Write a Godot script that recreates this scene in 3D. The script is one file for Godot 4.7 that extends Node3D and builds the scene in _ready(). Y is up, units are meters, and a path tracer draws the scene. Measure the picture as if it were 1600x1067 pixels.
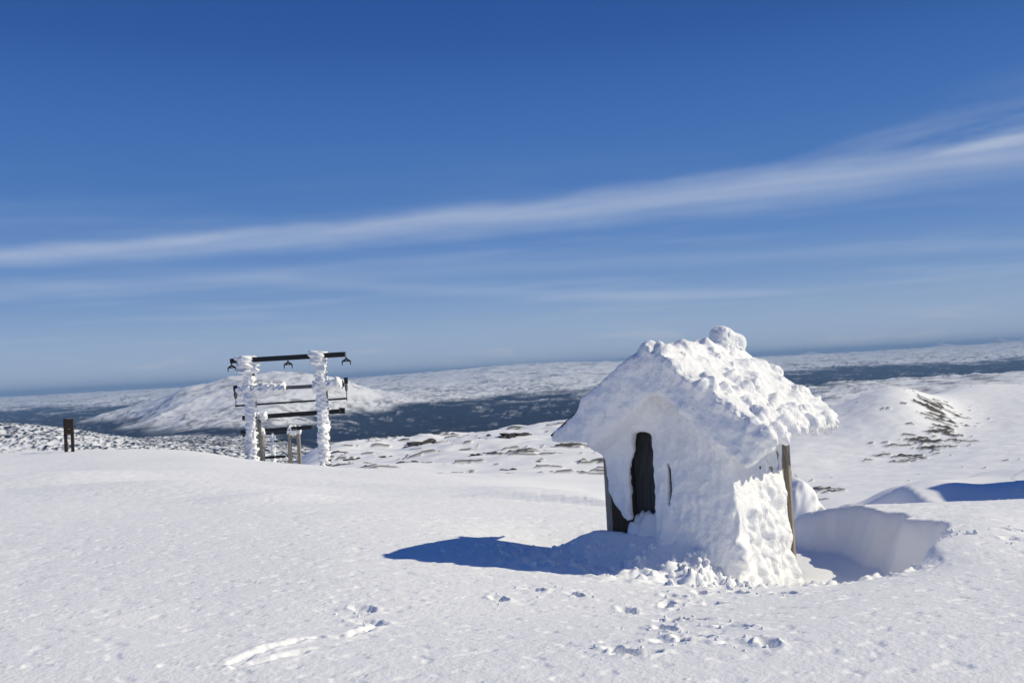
extends Node3D

const EYE := 3.05

# ---------------------------------------------------------------- the lie of the land
# Drop below the summit viewpoint, in metres: one row for each distance north of it, one column for each bearing (as tangent).
const DIST := [3, 6, 9, 11.5, 15, 18, 24, 32, 44, 60, 85, 120, 180, 260, 380, 600, 900, 1300, 2000, 3000, 4500, 6500, 9000, 12000, 15000, 20000, 28000, 38000, 50000, 65000, 90000]
const SIDE := [-0.679, -0.571, -0.500, -0.429, -0.357, -0.286, -0.214, -0.143, -0.071, 0.000, 0.071, 0.143, 0.214, 0.286, 0.357, 0.429, 0.500, 0.571, 0.679]
const DROP := [
	[2.24357, 2.24357, 2.24357, 2.24357, 2.24357, 2.24357, 2.24357, 2.24357, 2.24357, 2.24357, 2.24357, 2.24357, 2.24357, 2.24357, 2.24357, 2.24357, 2.24357, 2.24357, 2.24357],
	[2.28714, 2.28714, 2.28714, 2.28714, 2.28714, 2.28714, 2.28714, 2.28714, 2.28714, 2.28714, 2.28714, 2.28714, 2.28714, 2.28714, 2.28714, 2.28714, 2.28714, 2.28714, 2.28714],
	[2.34071, 2.34071, 2.34071, 2.35071, 2.36071, 2.36071, 2.37071, 2.38071, 2.40071, 2.42071, 2.44071, 2.46071, 2.46071, 2.45071, 2.43071, 2.41071, 2.40071, 2.38071, 2.38071],
	[2.37536, 2.37536, 2.37536, 2.37536, 2.38536, 2.39536, 2.40536, 2.43536, 2.47536, 2.52536, 2.57536, 2.65536, 2.77536, 2.85536, 2.85536, 2.71536, 2.54536, 2.52536, 2.52536],
	[2.41786, 2.41786, 2.41786, 2.41786, 2.42786, 2.44786, 2.46786, 2.52786, 2.62786, 2.76786, 2.91786, 3.06786, 3.11786, 3.06786, 2.86786, 2.76786, 2.72786, 2.71786, 2.71786],
	[2.48143, 2.48143, 2.48143, 2.49143, 2.51143, 2.54143, 2.60143, 2.70143, 2.84143, 3.01143, 3.16143, 3.31143, 3.41143, 3.46143, 3.36143, 3.31143, 3.26143, 3.26143, 3.26143],
	[2.56857, 2.56857, 2.56857, 2.59857, 2.64857, 2.74857, 2.89857, 3.04857, 3.19857, 3.34857, 3.54857, 3.84857, 4.24857, 4.94857, 5.54857, 5.54857, 5.54857, 5.54857, 5.54857],
	[2.73143, 2.73143, 2.73143, 2.78143, 2.88143, 3.08143, 3.33143, 3.53143, 3.78143, 4.13143, 4.63143, 5.43143, 6.43143, 7.93143, 8.93143, 9.43143, 9.43143, 8.93143, 8.93143],
	[2.85571, 2.85571, 2.87571, 3.00571, 3.30571, 3.85571, 4.25571, 4.70571, 5.20571, 5.90571, 6.90571, 8.20571, 9.90571, 11.9057, 13.4057, 13.9057, 12.9057, 11.9057, 11.9057],
	[4.47143, 4.47143, 4.67143, 5.07143, 5.47143, 6.07143, 6.27143, 6.77143, 7.07143, 7.77143, 8.87143, 10.3714, 12.8714, 15.8714, 17.8714, 17.8714, 16.3714, 15.8714, 15.8714],
	[8.31786, 8.31786, 8.81786, 9.31786, 9.81786, 10.1179, 10.1179, 9.81786, 9.81786, 10.1179, 10.8179, 11.8179, 14.3179, 17.3179, 17.3179, 13.7179, 12.3179, 11.6179, 11.3179],
	[13.7429, 13.7429, 14.7429, 14.7429, 14.7429, 14.2429, 13.0429, 12.4429, 12.3429, 12.3429, 12.7429, 13.7429, 16.7429, 22.7429, 24.7429, 24.7429, 23.7429, 22.7429, 21.7429],
	[24.6143, 24.6143, 25.6143, 24.6143, 22.6143, 20.6143, 17.0143, 16.3143, 15.8143, 15.3143, 15.6143, 16.6143, 21.6143, 35.6143, 39.6143, 39.6143, 37.6143, 35.6143, 35.6143],
	[44.4429, 44.4429, 45.4429, 43.4429, 37.4429, 29.4429, 20.2429, 19.2429, 18.9429, 17.4429, 16.5429, 18.4429, 27.4429, 51.4429, 52.4429, 51.4429, 49.4429, 47.4429, 47.4429],
	[69.1857, 69.1857, 71.1857, 69.1857, 61.1857, 49.1857, 33.1857, 30.1857, 31.1857, 29.1857, 27.1857, 29.1857, 44.1857, 65.5857, 65.9857, 65.1857, 63.9857, 63.1857, 63.1857],
	[108.714, 108.714, 108.714, 103.714, 98.7143, 88.7143, 78.7143, 78.7143, 83.7143, 83.7143, 78.7143, 78.7143, 88.7143, 86.3143, 85.9143, 85.1143, 83.5143, 81.9143, 81.5143],
	[148.071, 148.071, 148.071, 143.071, 138.071, 138.071, 143.071, 148.071, 148.071, 148.071, 138.071, 128.071, 118.071, 99.6714, 99.2714, 98.4714, 96.0714, 94.0714, 93.6714],
	[167.214, 167.214, 167.214, 167.214, 172.214, 187.214, 207.214, 217.214, 217.214, 212.214, 197.214, 177.214, 147.214, 102.214, 77.2143, 57.2143, 97.2143, 97.2143, 92.2143],
	[135.714, 125.714, 130.714, 145.714, 165.714, 215.714, 265.714, 285.714, 285.714, 285.714, 275.714, 255.714, 215.714, 155.714, 135.714, 120.714, 90.7143, 92.7143, 90.7143],
	[83.5714, 89.5714, 118.571, 163.571, 198.571, 233.571, 323.571, 373.571, 373.571, 373.571, 363.571, 343.571, 303.571, 233.571, 193.571, 183.571, 163.571, 163.571, 158.571],
	[290.357, 290.357, 280.357, 250.357, 260.357, 290.357, 390.357, 440.357, 440.357, 440.357, 440.357, 430.357, 410.357, 370.357, 330.357, 310.357, 290.357, 280.357, 280.357],
	[466.071, 466.071, 456.071, 416.071, 416.071, 436.071, 506.071, 546.071, 546.071, 546.071, 546.071, 536.071, 526.071, 426.071, 406.071, 386.071, 366.071, 356.071, 356.071],
	[580.714, 580.714, 580.714, 540.714, 480.714, 500.714, 580.714, 620.714, 620.714, 620.714, 610.714, 600.714, 590.714, 500.714, 410.714, 400.714, 380.714, 370.714, 370.714],
	[614.286, 614.286, 604.286, 494.286, 334.286, 254.286, 394.286, 594.286, 614.286, 614.286, 604.286, 594.286, 574.286, 534.286, 454.286, 444.286, 434.286, 424.286, 424.286],
	[607.857, 587.857, 547.857, 347.857, 27.8571, -107.143, -32.1429, 347.857, 467.857, 487.857, 487.857, 487.857, 487.857, 547.857, 587.857, 607.857, 607.857, 607.857, 607.857],
	[597.143, 577.143, 557.143, 517.143, 357.143, 307.143, 357.143, 387.143, 387.143, 357.143, 337.143, 357.143, 377.143, 517.143, 597.143, 617.143, 617.143, 607.143, 607.143],
	[500, 480, 460, 420, 390, 360, 320, 240, 180, 140, 160, 240, 300, 370, 380, 370, 360, 340, 340],
	[268.571, 238.571, 218.571, 198.571, 178.571, 158.571, 118.571, 48.5714, -61.4286, -161.429, -141.429, -21.4286, 38.5714, 138.571, 168.571, 178.571, 158.571, 138.571, 138.571],
	[112.857, 82.8571, 72.8571, 62.8571, 72.8571, 82.8571, 82.8571, 42.8571, -7.14286, -47.1429, -47.1429, -7.14286, 42.8571, 62.8571, 62.8571, 42.8571, 2.85714, -17.1429, -17.1429],
	[260.714, 260.714, 260.714, 260.714, 260.714, 260.714, 260.714, 260.714, 260.714, 260.714, 260.714, 260.714, 260.714, 260.714, 260.714, 260.714, 260.714, 260.714, 260.714],
	[407.143, 407.143, 407.143, 407.143, 407.143, 407.143, 407.143, 407.143, 407.143, 407.143, 407.143, 407.143, 407.143, 407.143, 407.143, 407.143, 407.143, 407.143, 407.143],
]

const HUT_AT := Vector2(2.65, -13.32)
const HUT_TURN := 0.6283
const SUN_TO := Vector3(0.806, 0.588, 0.03)

# boot prints in the snow: x, z, turn, depth
const PRINTS := [
	[-0.29, -9.68, 0.4, 0.05], [1.02, -9.08, 0.2, 0.05], [1.45, -9.30, -0.3, 0.07], [1.31, -8.33, 1.2, 0.05],
	[1.19, -7.83, 0.3, 0.07], [1.14, -7.30, 1.3, 0.05], [0.73, -7.07, 0.7, 0.09], [0.87, -6.97, 1.4, 0.06],
	[1.33, -7.39, 1.3, 0.04], [1.48, -8.27, 1.1, 0.04], [1.93, -9.98, 0.1, 0.06], [1.77, -7.71, 0.9, 0.05],
	[1.86, -7.03, 0.1, 0.09], [1.69, -7.09, 1.2, 0.04], [2.33, -9.90, 0.3, 0.07], [1.89, -9.23, 1.3, 0.04],
	[6.19, -11.5, 1.2, 0.06], [5.98, -10.96, 1.0, 0.05], [-1.65, -9.23, 0.9, 0.05], [-1.53, -8.71, 1.2, 0.05],
	[0.55, -9.9, 0.5, 0.05], [0.1, -10.2, 1.0, 0.05], [2.75, -9.6, 0.6, 0.05], [1.62, -9.75, 0.9, 0.05],
]
# the furrow dragged through the crust: polylines in x, z
const FURROWS := [
	[Vector2(-2.38, -7.24), Vector2(-2.19, -7.65), Vector2(-2.00, -7.93), Vector2(-1.84, -8.02), Vector2(-1.6, -8.05), Vector2(-1.46, -8.45), Vector2(-1.38, -8.6)],
	[Vector2(-2.30, -7.15), Vector2(-2.05, -7.30), Vector2(-1.88, -7.50)],
]

var n_wave: FastNoiseLite
var n_sast: FastNoiseLite
var n_fine: FastNoiseLite
var n_lump: FastNoiseLite
var n_hill: FastNoiseLite
var n_rock: FastNoiseLite
var n_patch: FastNoiseLite
var n_far: FastNoiseLite
var n_wood: FastNoiseLite
var n_cell: FastNoiseLite
var n_soft: FastNoiseLite

var log_dist := PackedFloat32Array()
var taken := {}
var M := {}


func noise(kind: int, period: float, octaves: int, seed_value: int, gain := 0.5) -> FastNoiseLite:
	var n := FastNoiseLite.new()
	n.noise_type = kind
	n.frequency = 1.0 / period
	n.seed = seed_value
	if octaves > 1:
		n.fractal_type = FastNoiseLite.FRACTAL_FBM
		n.fractal_octaves = octaves
		n.fractal_gain = gain
	else:
		n.fractal_type = FastNoiseLite.FRACTAL_NONE
	return n


func make_noises() -> void:
	var S := FastNoiseLite.TYPE_SIMPLEX_SMOOTH
	n_wave = noise(S, 7.0, 2, 3)
	n_sast = noise(S, 0.9, 3, 11, 0.55)
	n_fine = noise(S, 0.16, 2, 23)
	n_hill = noise(S, 42.0, 4, 31, 0.5)
	n_rock = noise(S, 16.0, 5, 41, 0.62)
	n_patch = noise(S, 160.0, 3, 47)
	n_far = noise(S, 3600.0, 6, 53, 0.60)
	n_far.fractal_type = FastNoiseLite.FRACTAL_RIDGED
	n_wood = noise(S, 900.0, 6, 61, 0.62)
	n_soft = noise(S, 0.5, 3, 67)
	n_lump = noise(FastNoiseLite.TYPE_CELLULAR, 0.2, 1, 71)
	n_lump.cellular_return_type = FastNoiseLite.RETURN_DISTANCE
	n_cell = noise(FastNoiseLite.TYPE_CELLULAR, 0.34, 1, 73)
	n_cell.cellular_return_type = FastNoiseLite.RETURN_DISTANCE


func profile(u: float) -> PackedFloat32Array:
	var k := 0
	while k < SIDE.size() - 2 and u > SIDE[k + 1]:
		k += 1
	var t := clampf((u - SIDE[k]) / (SIDE[k + 1] - SIDE[k]), 0.0, 1.0)
	var out := PackedFloat32Array()
	out.resize(DIST.size())
	var ka := maxi(k - 1, 0)
	var kd := mini(k + 2, SIDE.size() - 1)
	for i in DIST.size():
		var row: Array = DROP[i]
		out[i] = cubic_interpolate(row[k], row[k + 1], row[ka], row[kd], t) / DIST[i]
	return out


func drop_along(prof: PackedFloat32Array, d: float) -> float:
	var l := log(maxf(d, 1.0))
	var n := DIST.size()
	if l <= log_dist[0]:
		return prof[0] * DIST[0]
	if l >= log_dist[n - 1]:
		return prof[n - 1] * d
	var k := 0
	var hi := n - 1
	while hi - k > 1:
		var mid := (k + hi) >> 1
		if log_dist[mid] <= l:
			k = mid
		else:
			hi = mid
	var t := (l - log_dist[k]) / (log_dist[k + 1] - log_dist[k])
	return cubic_interpolate(prof[k], prof[k + 1], prof[maxi(k - 1, 0)], prof[mini(k + 2, n - 1)], t) * d


func hut_local(x: float, z: float) -> Vector2:
	var c := cos(HUT_TURN)
	var s := sin(HUT_TURN)
	var dx := x - HUT_AT.x
	var dz := z - HUT_AT.y
	return Vector2(dx * c + dz * s, -dx * s + dz * c)


func crest_x(z: float) -> float:
	const ZS := [-17.4, -16.6, -15.6, -14.4, -13.2, -12.1, -11.4, -10.8]
	const XS := [4.3, 5.2, 5.7, 5.9, 5.85, 5.7, 5.45, 5.05]
	if z <= ZS[0]:
		return XS[0]
	for k in ZS.size() - 1:
		if z < ZS[k + 1]:
			var t: float = (z - ZS[k]) / (ZS[k + 1] - ZS[k])
			return cubic_interpolate(XS[k], XS[k + 1], XS[maxi(k - 1, 0)], XS[mini(k + 2, ZS.size() - 1)], t)
	return XS[ZS.size() - 1]


func seg_dist(p: Vector2, a: Vector2, b: Vector2) -> float:
	return p.distance_to(Geometry2D.get_closest_point_to_segment(p, a, b))


# wind-packed snow close to the viewpoint: drifts, scoops round the hut, prints
func near_snow(x: float, z: float, y: float, d: float) -> float:
	var calm := smoothstep(75.0, 30.0, d)
	y += (n_wave.get_noise_2d(x * 0.7, z * 1.3) * 0.07 + n_wave.get_noise_2d(x * 0.3 + 40.0, z * 0.55) * 0.20 * smoothstep(10.0, 22.0, d)) * smoothstep(3.0, 8.0, d)
	var rough := 0.45 + 0.55 * smoothstep(-0.25, 0.35, n_wave.get_noise_2d(x * 1.1 + 90.0, z * 1.6))
	var sa := n_sast.get_noise_2d(x * 0.45, z * 1.1)
	y += (absf(sa) * -0.034 + 0.012) * rough * (0.35 + 0.65 * smoothstep(7.0, 13.0, d)) * calm
	var f := n_fine.get_noise_2d(x * 0.7, z)
	y += f * 0.0035 * calm
	if d < 45.0:
		# crumbs and pits of wind crust
		var c := n_lump.get_noise_2d(x * 1.3, z * 1.9)
		var keep := smoothstep(0.12, 0.34, n_sast.get_noise_2d(x * 0.8 + 31.0, z * 0.8))
		y += smoothstep(-0.80, -1.0, c) * 0.012 * keep
		y -= smoothstep(0.30, 0.52, n_fine.get_noise_2d(x * 0.33 + 7.0, z * 0.6 + 3.0)) * 0.012
	if d > 13.0 and d < 36.0 and x < -1.0 and x > -24.0:
		# long low drifts on the left
		y += 0.24 * exp(-(pow((x + 9.5) / 3.6, 2.0) + pow((z + 22.6 - 0.12 * x) / 1.0, 2.0)))
		y -= 0.16 * exp(-(pow((x + 8.0) / 4.0, 2.0) + pow((z + 25.8 - 0.12 * x) / 1.2, 2.0)))
		y += 0.20 * exp(-(pow((x + 5.6) / 1.5, 2.0) + pow((z + 21.8 + 0.2 * x) / 0.9, 2.0)))
		y += 0.18 * exp(-(pow((x + 14.0) / 3.0, 2.0) + pow((z + 27.5) / 1.4, 2.0)))
	if d > 9.0 and d < 20.0 and x > -5.0 and x < 9.0:
		# the bowl that the wind has dug round the hut's lee side, with a steep lip
		var wz := smoothstep(-17.6, -16.4, z) * smoothstep(-10.0, -11.1, z)
		if wz > 0.0 and x > 2.0:
			var wob := n_soft.get_noise_2d(z * 0.3, 3.0) * 0.4
			var s := x - crest_x(z) + wob
			var outer := y + 0.20 * exp(-absf(maxf(s, 0.0)) / 2.2) * wz
			var floor_y := lerpf(y, -0.34 + 0.05 * n_wave.get_noise_2d(x * 3.0, z * 3.0), smoothstep(-10.5, -12.2, z) * smoothstep(2.6, 3.7, x + (z + 13.5) * 0.25))
			floor_y += 0.10 * smoothstep(0.1, 0.5, n_soft.get_noise_2d(x * 1.6, z * 1.6)) * smoothstep(-13.6, -12.2, z)
			var step := smoothstep(-0.52, 0.02, s + 0.16 * n_soft.get_noise_2d(x * 0.5 + 9.0, z * 0.22))
			y = lerpf(y, lerpf(floor_y, outer, step), wz)
		# hollow on the windward side, behind the long shadow
		y -= 0.16 * exp(-(pow((x - 0.55) / 1.25, 2.0) + pow((z + 15.1) / 1.3, 2.0)))
		var l := hut_local(x, z)
		# snow banked against the front wall
		if l.y > 0.6 and l.y < 3.5:
			var df := maxf(l.y - 1.05, 0.0)
			var across := smoothstep(-2.1, -1.1, l.x) * smoothstep(1.5, 0.3, l.x)
			y += 0.34 * exp(-df / 0.42) * across
			y -= 0.10 * exp(-pow((l.y - 2.0) / 0.5, 2.0)) * across
		y += 0.19 * exp(-(pow((x - 2.28) / 0.36, 2.0) + pow((z + 11.25) / 0.30, 2.0)))
		y += 0.13 * exp(-(pow((x - 1.55) / 0.45, 2.0) + pow((z + 11.35) / 0.2, 2.0)))
		# trodden, broken crust in front of the door
		var mess := smoothstep(1.2, 1.7, l.y) * smoothstep(3.3, 2.4, l.y) * smoothstep(-2.9, -1.9, l.x) * smoothstep(1.7, 0.9, l.x)
		if mess > 0.0:
			var cl := n_cell.get_noise_2d(x * 1.25, z * 1.25)
			y += mess * (smoothstep(0.60, 0.12, cl + 1.0) * 0.065 * (0.3 + smoothstep(-0.2, 0.3, n_soft.get_noise_2d(x * 0.7, z * 0.7 + 5.0))) - 0.03 + 0.03 * n_fine.get_noise_2d(x * 0.8, z * 0.8))
	if d > 19.0 and d < 27.0 and x > -3.5 and x < 4.0:
		# low cornice in the hollow left of the hut
		var line := -22.7 + 0.12 * x + 0.5 * n_wave.get_noise_2d(x * 0.9, 1.0)
		var across2 := smoothstep(-2.0, 0.2, x) * smoothstep(3.2, 1.9, x)
		y += 0.22 * across2 * smoothstep(0.14, -0.12, z - line) * exp(minf(0.0, (z - line)) / 1.8)
	if d < 12.2 and x > -3.2 and x < 6.6:
		for p in PRINTS:
			var ex: float = x - p[0]
			var ez: float = z - p[1]
			if absf(ex) < 0.42 and absf(ez) < 0.42:
				var c2 := cos(p[2])
				var s2 := sin(p[2])
				var a := (ex * s2 + ez * c2) / 0.155 + 0.35 * n_fine.get_noise_2d(x * 0.7, z * 0.7)
				var b := (ex * c2 - ez * s2) / 0.072 + 0.35 * n_fine.get_noise_2d(x * 0.7 + 9.0, z * 0.7)
				var r := sqrt(a * a + b * b)
				y -= p[3] * smoothstep(1.12, 0.72, r)
				y += 0.018 * exp(-pow((r - 1.45) / 0.38, 2.0)) * (0.5 + n_fine.get_noise_2d(x * 1.1 + 5.0, z * 1.1))
		if x < -1.2 and z > -9.0:
			var q := Vector2(x + 0.03 * n_fine.get_noise_2d(x * 0.5, z * 0.5), z)
			for line2 in FURROWS:
				for k in line2.size() - 1:
					var m := seg_dist(q, line2[k], line2[k + 1])
					if m < 0.22:
						var rag := 0.07 + 0.055 * n_fine.get_noise_2d(x * 0.6, z * 0.6)
						y -= 0.030 * smoothstep(rag, rag - 0.035, m)
						y += 0.007 * exp(-pow((m - rag - 0.04) / 0.03, 2.0))
	return y


# 0 where snow lies, up to 1 on bare rock; metres 45 to 5000
func rock_share(x: float, z: float, u: float, d: float) -> float:
	var want := -0.30
	if d < 420.0:
		if u < 0.15:
			want = lerpf(-0.40, -0.19, smoothstep(70.0, 120.0, d)) + 0.12 * smoothstep(190.0, 250.0, d)
			if u < -0.22:
				want = -0.35
		else:
			# broken slope falling away behind the hut
			want = -0.5 + 0.60 * smoothstep(0.42, 0.37, u) * smoothstep(46.0, 51.0, d) * smoothstep(90.0, 72.0, d)
	elif u > 0.2:
		want = -0.42
		want += 0.60 * exp(-pow((u - 0.475) / 0.036, 2.0)) * smoothstep(700.0, 950.0, d) * smoothstep(1500.0, 1200.0, d)
		want += 0.36 * exp(-pow((u - 0.42) / 0.045, 2.0)) * smoothstep(650.0, 800.0, d) * smoothstep(1000.0, 900.0, d)
		want += 0.34 * exp(-pow((u - 0.33) / 0.025, 2.0)) * smoothstep(300.0, 450.0, d) * smoothstep(700.0, 550.0, d)
	elif d > 1300.0:
		want = 0.04 + 0.12 * smoothstep(2000.0, 3200.0, d)
	if d < 130.0 and u > 0.2:
		return smoothstep(0.10, 0.17, n_rock.get_noise_2d(x * 5.0 + z * 2.5, z * 2.5) + want - 0.10)
	var v := n_rock.get_noise_2d(x * 0.8, z * 1.5) if d < 420.0 else n_rock.get_noise_2d(x * 0.30, z * 0.42) if u > 0.2 else n_rock.get_noise_2d(x * 1.0, z * 0.55)
	return smoothstep(0.13, 0.20, v + want + (0.16 if u > 0.2 or d < 420.0 else 0.34) * n_patch.get_noise_2d(x, z))


func wood_share(x: float, z: float, y: float, d: float) -> float:
	if d < 3300.0:
		return 0.0
	var line := -470.0 + 0.0021 * d + 110.0 * n_wood.get_noise_2d(x * 0.35, z * 0.35 + 900.0)
	var below := smoothstep(line + 45.0, line - 45.0, y)
	var open := n_wood.get_noise_2d(x * 1.0, z * 0.75)
	var fine := n_wood.get_noise_2d(x * 5.0, z * 3.2)
	var cover := smoothstep(0.46, 0.24, open * 0.75 + fine * 0.65)
	# scrub that thins out above the tree line
	var scrub := smoothstep(line + 240.0, line + 10.0, y) * smoothstep(0.02, 0.35, fine + open * 0.4) * 0.8
	return clampf(maxf(below * cover, scrub), 0.0, 1.0)


func height(x: float, z: float, u: float, d: float, prof: PackedFloat32Array) -> float:
	var y := EYE - drop_along(prof, d)
	if d < 90.0:
		y = near_snow(x, z, y, d)
	if d > 40.0:
		var w := smoothstep(40.0, 90.0, d)
		if d < 6000.0:
			var mid := w * smoothstep(6000.0, 1500.0, d)
			y += n_hill.get_noise_2d(x, z) * minf(0.011 * d, 9.0) * mid * (1.0 if u < 0.2 else 0.14)
			if u > 0.33 and d < 140.0:
				# lee drift with a steep face turned to the hut
				var lx := x - (33.0 + 0.25 * (z + 75.0)) + 3.0 * n_hill.get_noise_2d(z * 1.2, 7.0)
				y += (4.2 * smoothstep(-4.2, 0.3, lx) * exp(-maxf(lx, 0.0) / 14.0) - 1.6) * smoothstep(62.0, 72.0, d) * smoothstep(125.0, 95.0, d)
			var cr := pow((x - 18.9 - 0.15 * (z + 60.0)) / 4.0, 2.0) + pow((z + 62.0) / 10.0, 2.0)
			if cr < 6.0:
				y += 8.4 * exp(-cr) * (1.0 + 0.16 * n_rock.get_noise_2d(x * 2.2, z * 2.2))
			var kn := pow((x - 64.0) / 9.0, 2.0) + pow((z + 73.0) / 7.0, 2.0)
			if kn < 6.0:
				y += 21.0 * exp(-kn) * (1.0 + 0.45 * n_hill.get_noise_2d(x * 3.0, z * 3.0))
			if u > 0.33 and d > 55.0 and d < 130.0:
				y += 0.9 * n_wave.get_noise_2d(x * 0.5, z * 0.45) * smoothstep(130.0, 100.0, d)
			var r := rock_share(x, z, u, d) * w
			if r > 0.0:
				y += r * minf(0.0022 * d + 0.12, 2.2) * (0.7 + 1.1 * n_rock.get_noise_2d(x * 1.7 + 50.0, z * 1.7))
		if d > 2500.0:
			var far := smoothstep(2500.0, 6000.0, d)
			y += (n_far.get_noise_2d(x, z)) * minf(0.0080 * d, 105.0) * far
			# small peaks on the far skyline
			for p in [[19800.0, -60000.0, 380.0, 1200.0], [28700.0, -60000.0, 480.0, 1200.0], [32600.0, -60000.0, 500.0, 1300.0], [34300.0, -60000.0, 510.0, 1000.0], [5200.0, -60000.0, 420.0, 900.0]]:
				var e: float = (pow(x - p[0], 2.0) + pow((z - p[1]) * 0.5, 2.0)) / (p[3] * p[3])
				if e < 8.0:
					y += p[2] * exp(-sqrt(e) * 1.5)
	return y


func polar(x: float, z: float) -> Array:
	var az := atan2(x, -z)
	var r := sqrt(x * x + z * z)
	var c := clampf(az, -0.62, 0.62)
	return [az, tan(c), r * cos(c)]


func ground(x: float, z: float) -> float:
	var p := polar(x, z)
	return height(x, z, p[1], p[2], profile(p[1]))


# ---------------------------------------------------------------- small helpers
func named(n: String) -> String:
	var k: int = taken.get(n, 0)
	taken[n] = k + 1
	return n if k == 0 else "%s_%03d" % [n, k]


func thing(called: String, label: String, category: String, at: Vector3, turn := 0.0, group := "") -> Node3D:
	var o := Node3D.new()
	o.name = named(called)
	o.position = at
	o.rotation.y = turn
	o.set_meta("label", label)
	o.set_meta("category", category)
	if group != "":
		o.set_meta("group", group)
	add_child(o)
	return o


func part(called: String, mesh: Mesh, mat: Material, parent: Node3D, at := Vector3.ZERO, turn := Vector3.ZERO, label := "") -> MeshInstance3D:
	var o := MeshInstance3D.new()
	o.name = called
	o.mesh = mesh
	o.material_override = mat
	o.position = at
	o.rotation = turn
	if label != "":
		o.set_meta("label", label)
	parent.add_child(o, true)
	return o


func structure(called: String, mesh: Mesh, mat: Material, label: String) -> MeshInstance3D:
	var o := part(called, mesh, mat, self)
	o.set_meta("kind", "structure")
	o.set_meta("label", label)
	return o


func mesh_of(v: PackedVector3Array, idx: PackedInt32Array, n := PackedVector3Array(), col := PackedColorArray()) -> ArrayMesh:
	if n.is_empty():
		n = normals_of(v, idx)
	var a := []
	a.resize(Mesh.ARRAY_MAX)
	a[Mesh.ARRAY_VERTEX] = v
	a[Mesh.ARRAY_NORMAL] = n
	a[Mesh.ARRAY_INDEX] = idx
	if not col.is_empty():
		a[Mesh.ARRAY_COLOR] = col
	var m := ArrayMesh.new()
	m.add_surface_from_arrays(Mesh.PRIMITIVE_TRIANGLES, a)
	return m


# front faces run clockwise
func normals_of(v: PackedVector3Array, idx: PackedInt32Array) -> PackedVector3Array:
	var n := PackedVector3Array()
	n.resize(v.size())
	var i := 0
	while i < idx.size():
		var a := idx[i]
		var b := idx[i + 1]
		var c := idx[i + 2]
		var f := (v[c] - v[a]).cross(v[b] - v[a])
		n[a] += f
		n[b] += f
		n[c] += f
		i += 3
	for k in n.size():
		n[k] = n[k].normalized()
	return n


# a box with chamfered long edges, optionally warped a little so that no two boards are the same
func board(size: Vector3, bevel := 0.006) -> ArrayMesh:
	var st := SurfaceTool.new()
	st.begin(Mesh.PRIMITIVE_TRIANGLES)
	st.set_smooth_group(-1)
	var h := size * 0.5
	var b := minf(bevel, minf(h.x, h.z) * 0.6)
	var ring := [Vector2(-h.x + b, -h.z), Vector2(h.x - b, -h.z), Vector2(h.x, -h.z + b), Vector2(h.x, h.z - b), Vector2(h.x - b, h.z), Vector2(-h.x + b, h.z), Vector2(-h.x, h.z - b), Vector2(-h.x, -h.z + b)]
	for k in 8:
		var p: Vector2 = ring[k]
		var q: Vector2 = ring[(k + 1) % 8]
		var a := Vector3(p.x, -h.y, p.y)
		var c := Vector3(q.x, -h.y, q.y)
		var d := Vector3(q.x, h.y, q.y)
		var e := Vector3(p.x, h.y, p.y)
		for w in [a, c, d, a, d, e]:
			st.add_vertex(w)
		for w in [Vector3(0, h.y, 0), e, d]:
			st.add_vertex(w)
		for w in [Vector3(0, -h.y, 0), c, a]:
			st.add_vertex(w)
	st.generate_normals()
	return st.commit()


# a tube along a path; lump roughens it with noise, seed shifts the noise
func tube(path: Array, radii: Array, sides: int, lump := 0.0, shift := 0.0, squash := Vector3.ONE) -> ArrayMesh:
	var v := PackedVector3Array()
	var idx := PackedInt32Array()
	var rings := path.size()
	for i in rings:
		var p: Vector3 = path[i]
		var t: Vector3 = ((path[mini(i + 1, rings - 1)] as Vector3) - (path[maxi(i - 1, 0)] as Vector3)).normalized()
		var side := t.cross(Vector3(0, 0, 1) if absf(t.z) < 0.8 else Vector3(0, 1, 0)).normalized()
		var up := side.cross(t)
		for k in sides:
			var a := TAU * k / sides
			var dir := (side * cos(a) + up * sin(a))
			var r: float = radii[i]
			if lump > 0.0:
				var q := (p + dir * 0.25) * 1.0
				var c := n_lump.get_noise_3d(q.x * 0.9 + shift, q.y * 1.5, q.z * 0.9)
				r += lump * (0.5 - (c + 1.0)) * 1.3 + lump * 0.7 * n_soft.get_noise_3d(q.x * 1.6 + shift, q.y * 1.6, q.z * 1.6)
				r = maxf(r, 0.02)
			v.append(p + dir * r * squash)
	for i in rings - 1:
		for k in sides:
			var a := i * sides + k
			var b := i * sides + (k + 1) % sides
			var c := a + sides
			var d := b + sides
			idx.append_array([a, b, d, a, d, c])
	for e in [0, rings - 1]:
		var m := v.size()
		v.append(path[e])
		for k in sides:
			var a: int = e * sides + k
			var b: int = e * sides + (k + 1) % sides
			idx.append_array([m, b, a] if e == 0 else [m, a, b])
	return mesh_of(v, idx)


func line_path(a: Vector3, b: Vector3, n: int) -> Array:
	var out := []
	for i in n + 1:
		out.append(a.lerp(b, float(i) / n))
	return out


# ---------------------------------------------------------------- materials
func noise_image(size: int, period: float, octaves: int, seed_value: int, gain := 0.55) -> NoiseTexture2D:
	var t := NoiseTexture2D.new()
	t.width = size
	t.height = size
	t.seamless = true
	t.noise = noise(FastNoiseLite.TYPE_SIMPLEX_SMOOTH, period, octaves, seed_value, gain)
	return t


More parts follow.
